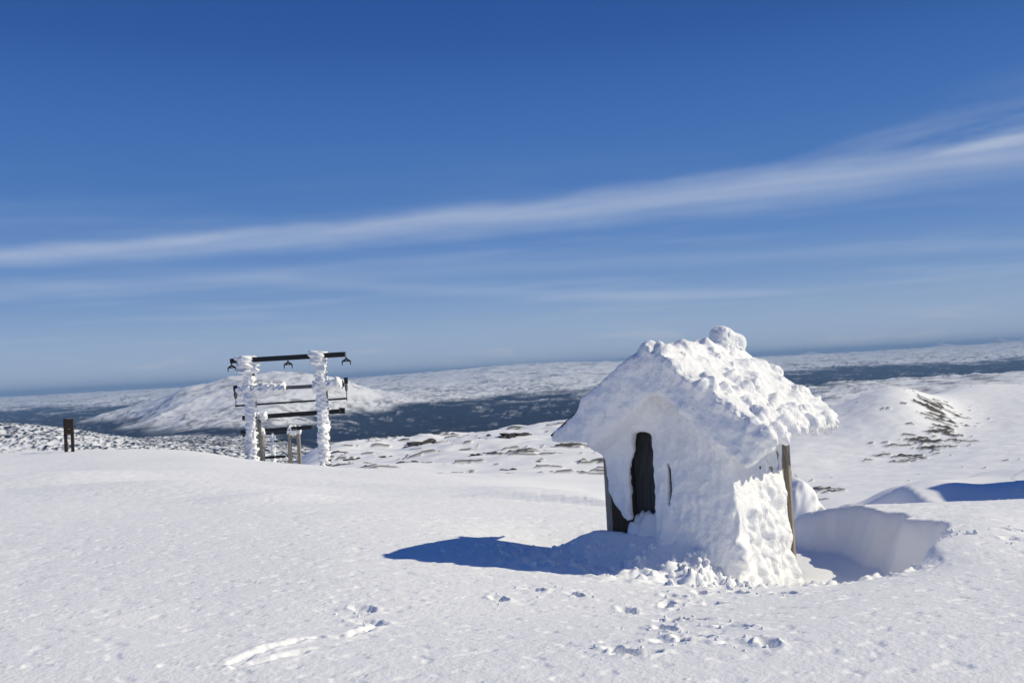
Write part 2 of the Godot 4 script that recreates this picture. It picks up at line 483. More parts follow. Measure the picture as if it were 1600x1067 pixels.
func make_materials() -> void:
	var grain := noise_image(1024, 26.0, 5, 5, 0.62)
	var snow := StandardMaterial3D.new()
	snow.vertex_color_use_as_albedo = true
	snow.roughness = 0.72
	snow.metallic_specular = 0.25
	snow.uv1_triplanar = true
	snow.uv1_world_triplanar = true
	snow.uv1_scale = Vector3(0.31, 0.31, 0.31)
	snow.heightmap_enabled = true
	snow.heightmap_scale = 0.6
	snow.heightmap_texture = grain
	M.snow = snow
	var land := StandardMaterial3D.new()
	land.vertex_color_use_as_albedo = true
	land.roughness = 0.85
	land.metallic_specular = 0.2
	M.land = land
	var rime := StandardMaterial3D.new()
	rime.albedo_color = Color(0.93, 0.93, 0.93).linear_to_srgb()
	rime.roughness = 0.6
	rime.metallic_specular = 0.3
	rime.uv1_triplanar = true
	rime.uv1_scale = Vector3(0.6, 0.4, 0.6)
	rime.heightmap_enabled = true
	rime.heightmap_scale = 1.3
	rime.heightmap_texture = noise_image(1024, 20.0, 5, 9, 0.65)
	M.rime = rime
	var crumb := StandardMaterial3D.new()
	crumb.albedo_color = Color(0.91, 0.91, 0.91).linear_to_srgb()
	crumb.roughness = 0.75
	M.crumb = crumb
	var g := Gradient.new()
	g.set_color(0, Color(0.44, 0.41, 0.37))
	g.set_color(1, Color(0.74, 0.70, 0.64))
	var wood_tone := noise_image(512, 60.0, 5, 15, 0.6)
	wood_tone.color_ramp = g
	var wood := StandardMaterial3D.new()
	wood.albedo_texture = wood_tone
	wood.roughness = 0.85
	wood.uv1_triplanar = true
	wood.uv1_scale = Vector3(5.0, 0.35, 5.0)
	wood.heightmap_enabled = true
	wood.heightmap_scale = 0.4
	wood.heightmap_texture = noise_image(512, 40.0, 4, 16)
	M.wood = wood
	var dark := wood.duplicate()
	dark.albedo_color = Color(0.46, 0.40, 0.34)
	M.dark_wood = dark
	var door_wood := wood.duplicate()
	door_wood.albedo_color = Color(0.50, 0.53, 0.58)
	M.door = door_wood
	var black_wood := wood.duplicate()
	black_wood.albedo_color = Color(0.30, 0.26, 0.22)
	M.black_wood = black_wood
	var steel := StandardMaterial3D.new()
	steel.albedo_color = Color(0.13, 0.135, 0.14)
	steel.roughness = 0.6
	steel.metallic = 0.3
	M.steel = steel
	var zinc := StandardMaterial3D.new()
	zinc.albedo_color = Color(0.36, 0.37, 0.37)
	zinc.roughness = 0.55
	zinc.metallic = 0.4
	M.zinc = zinc
	var g2 := Gradient.new()
	g2.set_color(0, Color(0.16, 0.155, 0.15))
	g2.set_color(1, Color(0.40, 0.375, 0.345))
	var stone_tone := noise_image(512, 50.0, 5, 25, 0.6)
	stone_tone.color_ramp = g2
	var stone := StandardMaterial3D.new()
	stone.albedo_texture = stone_tone
	stone.roughness = 0.9
	stone.uv1_triplanar = true
	stone.uv1_scale = Vector3(0.25, 0.25, 0.25)
	M.stone = stone


# ---------------------------------------------------------------- terrain
func build_land() -> void:
	var az := PackedFloat32Array()
	var fine := 600
	for k in 36:
		az.append(lerpf(-PI, -0.60, pow(k / 36.0, 0.6)))
	for k in fine:
		az.append(lerpf(-0.60, 0.60, float(k) / fine))
	for k in 37:
		az.append(lerpf(PI, 0.60, pow((36 - k) / 36.0, 0.6)))
	var cols := az.size()
	var profs := []
	var us := PackedFloat32Array()
	var cs := PackedFloat32Array()
	var first := profile(-0.71)
	var last := profile(0.71)
	for k in cols:
		var c := clampf(az[k], -0.62, 0.62)
		us.append(tan(c))
		cs.append(cos(c))
		var p := profile(tan(c))
		var away := smoothstep(0.9, PI, absf(az[k])) * 0.5
		if away > 0.0:
			var other := last if az[k] < 0.0 else first
			for i in p.size():
				p[i] = lerpf(p[i], other[i], away)
		profs.append(p)
	var bands := [
		[["snow_ground", M.snow, "wind-packed snow of the summit with boot prints and drifts"], 1.2, 52.0, 540],
		[["snow_slope", M.land, "snowy slopes with dark rocks below the summit"], 52.0, 2600.0, 400],
		[["mountain_land", M.land, "distant snowy mountains and dark wooded valleys"], 2600.0, 90000.0, 400],
	]
	var snow_c := Color(0.92, 0.92, 0.92)
	var rock_a := Color(0.052, 0.050, 0.048)
	var rock_b := Color(0.135, 0.128, 0.118)
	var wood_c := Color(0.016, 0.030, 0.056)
	for b in bands:
		var r0: float = b[1]
		var r1: float = b[2]
		var rows: int = b[3]
		var radii := PackedFloat32Array()
		for j in rows + 1:
			var t := float(j) / rows
			if r0 < 2.0:
				# sparse close to the feet, then even in proportion
				radii.append(lerpf(1.2, 5.0, t / 0.03) if t < 0.03 else 5.0 * pow(r1 / 5.0, (t - 0.03) / 0.97))
			else:
				radii.append(r0 * pow(r1 / r0, t))
		var v := PackedVector3Array()
		var col := PackedColorArray()
		v.resize((rows + 1) * cols)
		col.resize(v.size())
		for j in rows + 1:
			var r := radii[j]
			for k in cols:
				var x := r * sin(az[k])
				var z := -r * cos(az[k])
				var d := r * cs[k]
				var u := us[k]
				var y := height(x, z, u, d, profs[k])
				v[j * cols + k] = Vector3(x, y, z)
				var c := snow_c
				if d > 45.0 and d < 6000.0:
					var rs := rock_share(x, z, u, d)
					if rs > 0.0:
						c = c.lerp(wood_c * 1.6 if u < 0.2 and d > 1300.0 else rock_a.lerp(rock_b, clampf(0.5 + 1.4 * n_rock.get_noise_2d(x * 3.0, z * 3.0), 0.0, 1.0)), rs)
				if d > 3300.0:
					# wind-bared heath and rock showing through thin snow on the fells
					var bared := n_wood.get_noise_2d(x * 4.0 + 700.0, z * 2.6) * 0.6 + n_wood.get_noise_2d(x * 0.6 + 300.0, z * 0.6) * 0.7
					c = c.lerp(rock_a, 0.62 * smoothstep(0.02, 0.45, bared))
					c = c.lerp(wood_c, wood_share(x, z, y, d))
				col[j * cols + k] = c
		var idx := PackedInt32Array()
		idx.resize(rows * (cols - 1) * 6)
		var n := PackedVector3Array()
		n.resize(v.size())
		var w := 0
		for j in rows:
			for k in cols - 1:
				var a := j * cols + k
				idx[w] = a
				idx[w + 1] = a + cols
				idx[w + 2] = a + cols + 1
				idx[w + 3] = a
				idx[w + 4] = a + cols + 1
				idx[w + 5] = a + 1
				w += 6
		for j in rows + 1:
			var ja := maxi(j - 1, 0) * cols
			var jb := mini(j + 1, rows) * cols
			for k in cols:
				var nn := (v[j * cols + mini(k + 1, cols - 1)] - v[j * cols + maxi(k - 1, 0)]).cross(v[jb + k] - v[ja + k])
				n[j * cols + k] = nn.normalized()
		var inf: Array = b[0]
		structure(inf[0], mesh_of(v, idx, n, col), inf[1], inf[2])


# ---------------------------------------------------------------- sky
# clear air by height above the horizon: degrees, then linear red, green, blue
const AIR := [[0.0, 0.430, 0.510, 0.640], [2.6, 0.315, 0.430, 0.610], [5.0, 0.195, 0.325, 0.570], [8.0, 0.120, 0.250, 0.535], [11.7, 0.071, 0.188, 0.475], [15.7, 0.052, 0.154, 0.440], [20.3, 0.030, 0.105, 0.342], [24.0, 0.021, 0.086, 0.310], [34.0, 0.014, 0.066, 0.260], [90.0, 0.010, 0.050, 0.210]]


func air(deg: float) -> Color:
	for k in AIR.size() - 1:
		if deg <= AIR[k + 1][0]:
			var t: float = clampf((deg - AIR[k][0]) / (AIR[k + 1][0] - AIR[k][0]), 0.0, 1.0)
			return Color(lerpf(AIR[k][1], AIR[k + 1][1], t), lerpf(AIR[k][2], AIR[k + 1][2], t), lerpf(AIR[k][3], AIR[k + 1][3], t))
	return Color(0.010, 0.050, 0.210)


func build_sky() -> PanoramaSkyMaterial:
	var w := 3072
	var h := 1536
	var im := Image.create(w, h, false, Image.FORMAT_RGBF)
	im.fill(Color(0.30, 0.40, 0.55))
	var streak := noise(FastNoiseLite.TYPE_SIMPLEX_SMOOTH, 1.0, 5, 81, 0.55)
	var veil := noise(FastNoiseLite.TYPE_SIMPLEX_SMOOTH, 1.0, 4, 83, 0.5)
	var cloud := Color(0.60, 0.66, 0.76)
	for j in h / 2:
		var deg := (0.5 - (j + 0.5) / h) * 180.0
		var clear := air(deg)
		im.fill_rect(Rect2i(0, j, w, 1), clear)
		if deg > 34.0:
			continue
		var up := sin(deg_to_rad(deg))
		var flat := cos(deg_to_rad(deg))
		for i in w:
			var a := (i + 0.5) / w * TAU
			var x := sin(a) * flat / up
			var z := -cos(a) * flat / up
			var al := 0.0
			if absf(x) < 22.0 and z > -22.0 and z < 6.0:
				var xc := clampf(x, -4.5, 4.0)
				var mid := -5.82 + 0.30 * xc + 0.040 * xc * xc + 0.45 * (x - xc)
				var half := 0.40 + 0.045 * (clampf(x, -4.0, 6.0) + 4.0)
				var off := (z - mid) + 0.16 * streak.get_noise_2d(x * 0.9, z * 0.5)
				var e := off / half
				# firmer upper edge, feathered lower one
				var body := smoothstep(1.25, 0.35, e) * smoothstep(-2.0, 0.1, e)
				var fib := 0.80 + 0.40 * streak.get_noise_2d(x * 0.5 + 5.0, (z - 0.3 * x) * 1.7)
				al = body * clampf(fib, 0.2, 1.2) * 0.46
				# mares' tails spreading above the streak to the east
				var tail := smoothstep(1.1, 2.6, x) * smoothstep(3.2, 0.8, e) * smoothstep(0.0, 0.9, e)
				al += tail * 0.40 * clampf(0.4 + 1.4 * streak.get_noise_2d(x * 0.8 + 3.0, (z - 0.9 * x) * 1.1), 0.0, 1.0)
				# thinner lines below
				var e2 := (z - (-11.6 - 1.0 * x + 0.1 * x * x)) / 0.85 + 0.4 * streak.get_noise_2d(x * 0.7 + 11.0, z * 0.3)
				al += 0.16 * exp(-e2 * e2) * smoothstep(-4.0, -1.0, x) * smoothstep(7.0, 3.0, x)
				var e3 := (z - (-8.7 - 0.06 * x)) / 0.6 + 0.4 * streak.get_noise_2d(x * 0.5 + 21.0, z * 0.4)
				al += 0.11 * exp(-e3 * e3)
			# thin veil of ice haze all round
			var vl := veil.get_noise_2d(x * 0.16, z * 0.36) + 0.4 * veil.get_noise_2d(x * 0.5 + 9.0, z * 1.2)
			al += 0.13 * smoothstep(-0.1, 0.7, vl) * smoothstep(3.5, 7.0, flat / up) * smoothstep(28.0, 14.0, flat / up)
			# low banks of pale cloud just over the horizon
			var low := veil.get_noise_2d(a * 5.0, up * 45.0) + 0.35 * veil.get_noise_2d(a * 18.0, up * 100.0)
			var bank := 0.34 * smoothstep(0.10, 0.6, low) * smoothstep(0.055, 0.022, up)
			if al + bank > 0.003:
				im.set_pixel(i, j, clear.lerp(cloud, minf(al, 1.0)).lerp(Color(0.58, 0.60, 0.66), bank))
	var m := PanoramaSkyMaterial.new()
	m.panorama = ImageTexture.create_from_image(im)
	return m


# ---------------------------------------------------------------- the hut's coat of rime
func smin(a: float, b: float, k: float) -> float:
	var h := maxf(k - absf(a - b), 0.0) / k
	return minf(a, b) - h * h * k * 0.25


func smax(a: float, b: float, k: float) -> float:
	var h := maxf(k - absf(a - b), 0.0) / k
	return maxf(a, b) + h * h * k * 0.25


const RIDGE_LUMPS := [
	Vector4(0.03, 3.20, 1.36, 0.15), Vector4(0.16, 3.16, 0.62, 0.20), Vector4(0.22, 3.12, 0.36, 0.16), Vector4(0.10, 3.20, -0.22, 0.17), Vector4(0.20, 3.14, -0.42, 0.14),
	Vector4(0.06, 3.38, -1.05, 0.20), Vector4(0.20, 3.26, -1.22, 0.17), Vector4(0.45, 2.95, 0.60, 0.13), Vector4(0.36, 3.02, -0.05, 0.11), Vector4(0.62, 2.86, -0.55, 0.15), Vector4(0.85, 2.70, -0.25, 0.13),
	Vector4(0.95, 2.62, -1.00, 0.13), Vector4(1.20, 2.45, -1.25, 0.14), Vector4(1.25, 2.40, -0.70, 0.12), Vector4(0.55, 2.88, -1.35, 0.12), Vector4(1.45, 2.25, 0.20, 0.12),
]


func hut_sdf(x: float, y: float, z: float) -> float:
	var ax := absf(x)
	var right := smoothstep(-0.12, 0.25, x)
	var yr := y - 3.22
	var s := (ax * 0.72 + yr) * 0.8115
	var q := ax * 0.8115 - yr * 0.584
	var front := smoothstep(0.92, 1.38, z)
	var tu := 0.075 + 0.33 * front + (1.0 - right) * 0.16 * front + right * 0.10 * smoothstep(0.9, 1.7, q)
	var rt := lerpf(-0.022, 0.10, right)
	var roof := smax(s - rt, -(s + tu), 0.08)
	roof = smax(roof, q - lerpf(2.02, 2.08, right), 0.14)
	roof = smax(roof, z - 1.54 - 0.03 * right, 0.10)
	roof = smax(roof, -z - 1.50, 0.14)
	var yy := maxf(y + 0.15, 0.0)
	var low := smoothstep(1.75, 0.35, y)
	var tr := 0.035 + (0.13 * low * smoothstep(1.0, 0.1, z) + 0.12 * exp(-yy / 0.40) + 0.05 * low) * smoothstep(-0.90, -0.35, z)
	var tz := 0.085 + 0.26 * exp(-yy / 0.55) + 0.03 * smoothstep(2.2, 1.2, y) + (0.20 + 0.34 * (1.0 - right)) * smoothstep(-0.90, -0.28, s) * smoothstep(0.10, 0.55, ax + 0.22 * (1.0 - right))
	var wall := smax(smax(x - 0.97 - tr, -x - 0.945, 0.03), smax(z - 0.97 - tz, -z - 0.94, 0.03), 0.13)
	wall = maxf(wall, s + 0.03)
	wall = maxf(wall, -0.55 - y)
	var d := smin(roof, wall, 0.26)
	if y > 2.0:
		for l in RIDGE_LUMPS:
			var dx: float = x - l.x
			if dx < 0.4 and dx > -0.4:
				var dz: float = z - l.z
				if dz < 0.4 and dz > -0.4:
					var dy: float = y - l.y
					d = smin(d, sqrt(dx * dx + dy * dy * 1.2 + dz * dz) - l.w, 0.10)
	# the hollow inside, the doorway, and where the coat has dropped off the boards
	var inner := maxf(maxf(ax - 0.945, maxf(z - 0.945, -z - 0.86 + 0.03 * n_soft.get_noise_3d(x * 2.0, y * 2.0, 9.0))), s + 0.13)
	d = maxf(d, -inner)
	if z > 0.5:
		var wob := 0.030 * n_soft.get_noise_3d(x * 2.0, y * 2.6, 1.0)
		var narrow := 0.055 * smoothstep(1.55, 1.85, y)
		var hole := smax(absf(x + 0.375 - narrow * 0.8) - 0.195 + narrow + wob, maxf(absf(y - 1.2) - 0.86, 0.8 - z), 0.14)
		d = smax(d, -hole, 0.05)
		var bare := maxf(maxf(x + 0.93 - 0.24 * smoothstep(1.25, 0.80, y) - 0.10 * smoothstep(0.9, 0.75, y) + 1.4 * wob, 0.972 - z), y - 1.95)
		d = smax(d, -bare, 0.015)
		# slit beside the door post
		var slit := maxf(maxf(absf(x - 0.065) - 0.024, absf(y - 1.35) - 0.30), 0.94 - z)
		d = maxf(d, -slit)
	elif x > 0.5:
		var wob2 := 0.05 * n_soft.get_noise_3d(3.0, y * 2.2, z * 1.5)
		var bare2 := maxf(maxf(z + 0.85 + wob2 - 0.05 * smoothstep(1.7, 1.2, y), 0.972 - x), y - 1.85)
		d = smax(d, -bare2, 0.015)
	return d


func rime_shell() -> ArrayMesh:
	const CELL := 0.042
	const BLOCK := 6
	var lo := Vector3(-2.0, -0.66, -1.75)
	var nb := Vector3i(17, 18, 15)
	var verts := PackedVector3Array()
	var cell_vert := {}
	var crossed := []
	var side := BLOCK + 1
	var reach := CELL * BLOCK * 0.9 + 0.06
	var vals := PackedFloat32Array()
	vals.resize(side * side * side)
	for bx in nb.x:
		for by in nb.y:
			for bz in nb.z:
				var o := lo + Vector3(bx, by, bz) * (CELL * BLOCK)
				var mid := o + Vector3.ONE * (CELL * BLOCK * 0.5)
				if absf(hut_sdf(mid.x, mid.y, mid.z)) > reach:
					continue
				var w := 0
				for i in side:
					for j in side:
						for k in side:
							vals[w] = hut_sdf(o.x + i * CELL, o.y + j * CELL, o.z + k * CELL)
							w += 1
				for i in BLOCK:
					for j in BLOCK:
						for k in BLOCK:
							var at := (i * side + j) * side + k
							var neg := 0
							for c in 8:
								if vals[at + (c >> 2) * side * side + ((c >> 1) & 1) * side + (c & 1)] < 0.0:
									neg += 1
							if neg == 0 or neg == 8:
								continue
							var sum := Vector3.ZERO
							var cnt := 0
							for c in 8:
								var v0 := vals[at + (c >> 2) * side * side + ((c >> 1) & 1) * side + (c & 1)]
								for ax in 3:
									var bit := 4 >> ax
									if c & bit:
										continue
									var c2 := c | bit
									var v1 := vals[at + (c2 >> 2) * side * side + ((c2 >> 1) & 1) * side + (c2 & 1)]
									if (v0 < 0.0) != (v1 < 0.0):
										var p := Vector3(c >> 2, (c >> 1) & 1, c & 1)
										p[ax] += v0 / (v0 - v1)
										sum += p
										cnt += 1
							var gx := bx * BLOCK + i
							var gy := by * BLOCK + j
							var gz := bz * BLOCK + k
							cell_vert[(gx * 1024 + gy) * 1024 + gz] = verts.size()
							verts.append(lo + (Vector3(gx, gy, gz) + sum / cnt) * CELL)
							var v00 := vals[at]
							for ax in 3:
								var v1 := vals[at + [side * side, side, 1][ax]]
								if (v00 < 0.0) != (v1 < 0.0):
									crossed.append([gx, gy, gz, ax, v00 < 0.0])
	var quads := PackedInt32Array()
	for e in crossed:
		var g := Vector3i(e[0], e[1], e[2])
		var ax: int = e[3]
		var a1 := Vector3i.ZERO
		var a2 := Vector3i.ZERO
		a1[(ax + 1) % 3] = 1
		a2[(ax + 2) % 3] = 1
		var ids := []
		for c in [g, g - a1, g - a1 - a2, g - a2]:
			ids.append(cell_vert.get((c.x * 1024 + c.y) * 1024 + c.z, -1))
		if ids.has(-1):
			continue
		if e[4]:
			quads.append_array([ids[0], ids[3], ids[2], ids[0], ids[2], ids[1]])
		else:
			quads.append_array([ids[0], ids[1], ids[2], ids[0], ids[2], ids[3]])
	# once finer, then every point is pushed out or in along its normal by the growth of the rime
	var mids := {}
	var idx := PackedInt32Array()
	var i := 0
	while i < quads.size():
		var t := [quads[i], quads[i + 1], quads[i + 2]]
		var m := []
		for k in 3:
			var a: int = t[k]
			var b: int = t[(k + 1) % 3]
			var key := mini(a, b) * 1000003 + maxi(a, b)
			if not mids.has(key):
				mids[key] = verts.size()
				verts.append((verts[a] + verts[b]) * 0.5)
			m.append(mids[key])
		idx.append_array([t[0], m[0], m[2], m[0], t[1], m[1], m[2], m[1], t[2], m[0], m[1], m[2]])
		i += 3
	var n := normals_of(verts, idx)
	var rng := RandomNumberGenerator.new()
	rng.seed = 77
	var roof_blobs := []
	for k in 95:
		var bx := 0.02 + 1.66 * rng.randf()
		var bz := rng.randf_range(-1.5, 1.5)
		# mostly in clusters, thinly over the wind-packed middle
		if n_soft.get_noise_2d(bx * 0.45 + 4.0, bz * 0.45) < 0.1 and rng.randf() < 0.86 and bx < 1.35:
			continue
		var br := 0.05 + 0.13 * pow(rng.randf(), 1.8)
		roof_blobs.append(Vector4(bx, 3.22 - 0.72 * bx + 0.125 - br * 0.25, bz, br))
	for k in 46:
		# fringe along the eave and the front edge
		var br := rng.randf_range(0.05, 0.12)
		if k < 26:
			roof_blobs.append(Vector4(1.72 + rng.randf_range(-0.08, 0.04), 2.05 + rng.randf_range(-0.16, 0.10), rng.randf_range(-1.5, 1.5), br))
		else:
			var bx := rng.randf_range(0.05, 1.65)
			roof_blobs.append(Vector4(bx, 3.24 - 0.72 * bx + rng.randf_range(-0.05, 0.08), 1.56, br * 0.9))
	for k in verts.size():
		var p := verts[k]
		var nn := n[k]
		if maxf(absf(p.x), absf(p.z)) < 0.965 and p.y < 2.9 - 0.72 * absf(p.x):
			continue
		var up := clampf(nn.y * 1.4, 0.0, 1.0)
		var s := (absf(p.x) * 0.72 + p.y - 3.22) * 0.8115
		var on_roof := smoothstep(-0.03, 0.06, s) * smoothstep(-0.15, 0.2, p.x)
		var eave := smoothstep(1.25, 1.6, p.x) + 0.6 * smoothstep(1.42, 1.52, p.z) * smoothstep(0.0, 0.4, p.x)
		var soft := n_soft.get_noise_3d(p.x, p.y, p.z)
		var off := 0.0
		if p.x > -0.3:
			var zone := clampf(on_roof + eave, 0.0, 1.0)
			var side_wall := smoothstep(0.35, 0.75, nn.x) * smoothstep(2.05, 1.55, p.y + (p.z + 0.6) * 0.62)
			if zone > 0.0 or side_wall > 0.0:
				var wx := p.x + 0.07 * n_soft.get_noise_3d(p.x * 1.4 + 31.0, p.y * 1.4, p.z * 1.4)
				var wy := p.y + 0.07 * n_soft.get_noise_3d(p.x * 1.4, p.y * 1.4 + 47.0, p.z * 1.4)
				var wz := p.z + 0.07 * n_soft.get_noise_3d(p.x * 1.4, p.y * 1.4, p.z * 1.4 + 59.0)
				var warped := Vector3(wx, wy, wz)
				var fine := n_fine.get_noise_3d(p.x * 0.9, p.y * 0.9, p.z * 0.9)
				if zone > 0.0:
					var grow := 0.0
					for b in roof_blobs:
						var dd := warped.distance_squared_to(Vector3(b.x, b.y, b.z))
						var rr: float = b.w * b.w
						if dd < rr:
							grow = maxf(grow, pow(1.0 - dd / rr, 0.7) * b.w * (0.85 + 0.3 * fine))
					var packed := smoothstep(-0.1, 0.3, n_soft.get_noise_3d(p.x * 0.4 + 20.0, p.y * 0.4, p.z * 0.4))
					off += zone * (grow + soft * 0.03 + 0.010 * fine + packed * (0.42 - (n_lump.get_noise_3d(wx * 1.1, wy * 1.1, wz * 1.1) + 1.0)) * 0.05)
				if side_wall > 0.0:
					var ca := n_cell.get_noise_3d(wx * 1.0, wy * 0.62, wz * 1.25) + 1.0
					var cb := n_lump.get_noise_3d(wx * 1.3, wy * 1.05, wz * 1.3) + 1.0
					off += side_wall * smoothstep(-0.95, -0.5, p.z) * ((0.50 - ca) * 0.21 + (0.45 - cb) * 0.085 + soft * 0.05 + 0.012 * fine)
			off += clampf(eave, 0.0, 1.0) * soft * 0.05
		# wind-combed feathers on the front
		var face := smoothstep(0.3, 0.7, nn.z)
		var comb := n_fine.get_noise_3d(p.x * 1.0, p.y * 0.34, p.z * 0.6)
		var rib := n_fine.get_noise_3d(p.x * 1.9 + 12.0, p.y * 0.45, p.z)
		off += face * (comb * 0.024 + rib * 0.010 * smoothstep(2.2, 1.7, p.y) + soft * 0.030 * smoothstep(2.3, 1.6, p.y) + n_soft.get_noise_3d(p.x * 1.7 + p.y, p.y * 1.7 - p.x, 4.0) * 0.030)
		off += 0.006 * n_fine.get_noise_3d(p.x * 1.5, p.y * 1.5, p.z * 1.5)
		verts[k] = p + nn * off
	return mesh_of(verts, idx)


func build_hut() -> void:
	var hut := thing("wooden_hut", "small gabled wooden hut thickly coated in white rime with a dark narrow doorway", "hut", Vector3(HUT_AT.x, 0.025, HUT_AT.y), -HUT_TURN)
	part("rime_crust", rime_shell(), M.rime, hut, Vector3.ZERO, Vector3.ZERO, "thick white crust of rime over roof and walls")
	var rng := RandomNumberGenerator.new()
	rng.seed = 4
	var shapes := []
	for k in 3:
		shapes.append(board(Vector3(0.117 + 0.001 * k, 2.72, 0.036 + 0.003 * k), 0.005))
	var under := board(Vector3(0.117, 0.62, 0.036))
	for side in 4:
		for k in 16:
			var x := -0.90 + 0.12 * k
			var tilt := rng.randf_range(-0.004, 0.004)
			var out := 0.95 + rng.randf_range(-0.004, 0.004)
			var top := rng.randf_range(-0.02, 0.02)
			var shape: Mesh = shapes[rng.randi_range(0, 2)]
			var y := 0.86
			var at: Vector3
			var turn := Vector3(0, 0, tilt)
			if side == 0:
				if x > -0.6 and x < -0.15:
					# doorway: only the boards over and under it
					part("plank", under, M.dark_wood, hut, Vector3(x, -0.2, out))
					part("plank", under, M.dark_wood, hut, Vector3(x, 2.42, out))
					continue
				at = Vector3(x, y + top, out)
			elif side == 1:
				at = Vector3(out, y + top, x)
				turn = Vector3(tilt, PI / 2, 0)
			elif side == 2:
				at = Vector3(x, y + top, -out)
			else:
				at = Vector3(-out, y + top, x)
				turn = Vector3(tilt, PI / 2, 0)
			part("plank", shape, M.dark_wood if side == 0 or side == 3 else M.wood, hut, at, turn)
	var gable := board(Vector3(1.3, 0.5, 0.034))
	for s in [-1.0, 1.0]:
		part("gable_board", gable, M.dark_wood, hut, Vector3(0, 2.45, 0.895 * s))
	var post := board(Vector3(0.10, 2.9, 0.10), 0.01)
	for s in [Vector2(-0.99, -0.99), Vector2(0.99, -0.99), Vector2(-0.985, 0.93)]:
		part("corner_post", post, M.wood, hut, Vector3(s.x, 0.62, s.y))
	var jamb := board(Vector3(0.06, 2.0, 0.10), 0.008)
	part("door_jamb", jamb, M.dark_wood, hut, Vector3(-0.63, 1.05, 0.90))
	part("door_jamb", jamb, M.dark_wood, hut, Vector3(-0.12, 1.05, 0.90))
	var leaf := part("door", board(Vector3(0.50, 0.09, 0.03), 0.006), M.wood, hut, Vector3(-0.375, 1.55, 0.765), Vector3.ZERO, "dark door leaf set back in the doorway")
	var leaf_board := board(Vector3(0.122, 2.1, 0.028), 0.005)
	for k in 4:
		part("plank", leaf_board, M.door, leaf, Vector3(-0.188 + 0.125 * k, -0.55, 0.030), Vector3(0, 0, 0.002 * (k - 1)))
	# roof: boards laid from ridge to eave
	var slope := atan(0.72)
	var plank := board(Vector3(0.196, 1.92, 0.028), 0.004)
	for s in [-1.0, 1.0]:
		for k in 15:
			var z := -1.40 + 0.2 * k
			var mid := Vector3(s * 0.80, 3.22 - 0.72 * 0.80 - 0.042, z)
			var o := part("roof_board", plank, M.dark_wood, hut, mid)
			o.basis = Basis(Vector3(0, 0, 1), s * (PI / 2 - slope)) * Basis(Vector3(0, 1, 0), PI / 2)
	var ridge := board(Vector3(0.06, 2.86, 0.12), 0.008)
	part("ridge_beam", ridge, M.dark_wood, hut, Vector3(0, 3.06, 0.0), Vector3(PI / 2, 0, 0))
	# snow blown in through the door
	var v := PackedVector3Array()
	var idx := PackedInt32Array()
	var nx := 30
	for j in nx + 1:
		for i in nx + 1:
			var x := lerpf(-0.68, -0.06, float(i) / nx)
			var z := lerpf(0.80, 1.30, float(j) / nx)
			var y := 0.25 + 0.66 * smoothstep(1.30, 0.84, z) * (0.8 + 0.2 * cos((x + 0.25) * 3.0)) + 0.12 * n_soft.get_noise_2d(x * 1.8, z * 1.8)
			v.append(Vector3(x, y, z))
	for j in nx:
		for i in nx:
			var a := j * (nx + 1) + i
			idx.append_array([a, a + 1, a + nx + 2, a, a + nx + 2, a + nx + 1])
	part("blown_snow", mesh_of(v, idx), M.rime, hut)


# ---------------------------------------------------------------- the ski lift
func rime_on(parent: Node3D, a: Vector3, b: Vector3, thick: float, lump: float, shift: float, squash := Vector3.ONE) -> void:
	var n := maxi(6, int(a.distance_to(b) / 0.07))
	var radii := []
	for i in n + 1:
		var t := float(i) / n
		radii.append(thick * (0.75 + 0.25 * sin(PI * minf(t * 3.0, 0.5))) * (1.0 if t < 0.97 else 0.7))
	part("rime_crust", tube(line_path(a, b, n), radii, 18, lump, shift, squash), M.rime, parent)


func hanger(parent: Node3D, at: Vector3, along: Vector3) -> void:
	# a pitched yoke with two short prongs
	var st := SurfaceTool.new()
	st.begin(Mesh.PRIMITIVE_TRIANGLES)
	var h := along * 0.24
	for seg in [[at, at + Vector3(0, -0.16, 0), 0.035], [at + Vector3(0, -0.12, 0), at + h + Vector3(0, -0.27, 0), 0.05], [at + Vector3(0, -0.12, 0), at - h + Vector3(0, -0.27, 0), 0.05], [at + h + Vector3(0, -0.25, 0), at + h + Vector3(0, -0.46, 0), 0.028], [at - h + Vector3(0, -0.25, 0), at - h + Vector3(0, -0.46, 0), 0.028], [at - h * 0.9 + Vector3(0, -0.25, 0), at + h * 0.9 + Vector3(0, -0.25, 0), 0.03]]:
		var m := tube([seg[0], seg[1]], [seg[2], seg[2]], 6)
		st.append_from(m, 0, Transform3D.IDENTITY)
	part("rope_hanger", st.commit(), M.steel, parent)


func sheave(parent: Node3D, at: Vector3, drop: float) -> void:
	part("sheave_box", board(Vector3(0.2, 0.34, 0.2), 0.03), M.steel, parent, at + Vector3(0, 0.12, 0))
	var wheel := CylinderMesh.new()
	wheel.top_radius = 0.22
	wheel.bottom_radius = 0.22
	wheel.height = 0.08
	wheel.radial_segments = 20
	part("sheave_wheel", wheel, M.zinc, parent, at + Vector3(0, -0.24, 0), Vector3(0, 0, PI / 2))
	part("drop_rod", tube([at, at + Vector3(0, -drop, 0)], [0.022, 0.022], 6), M.steel, parent)


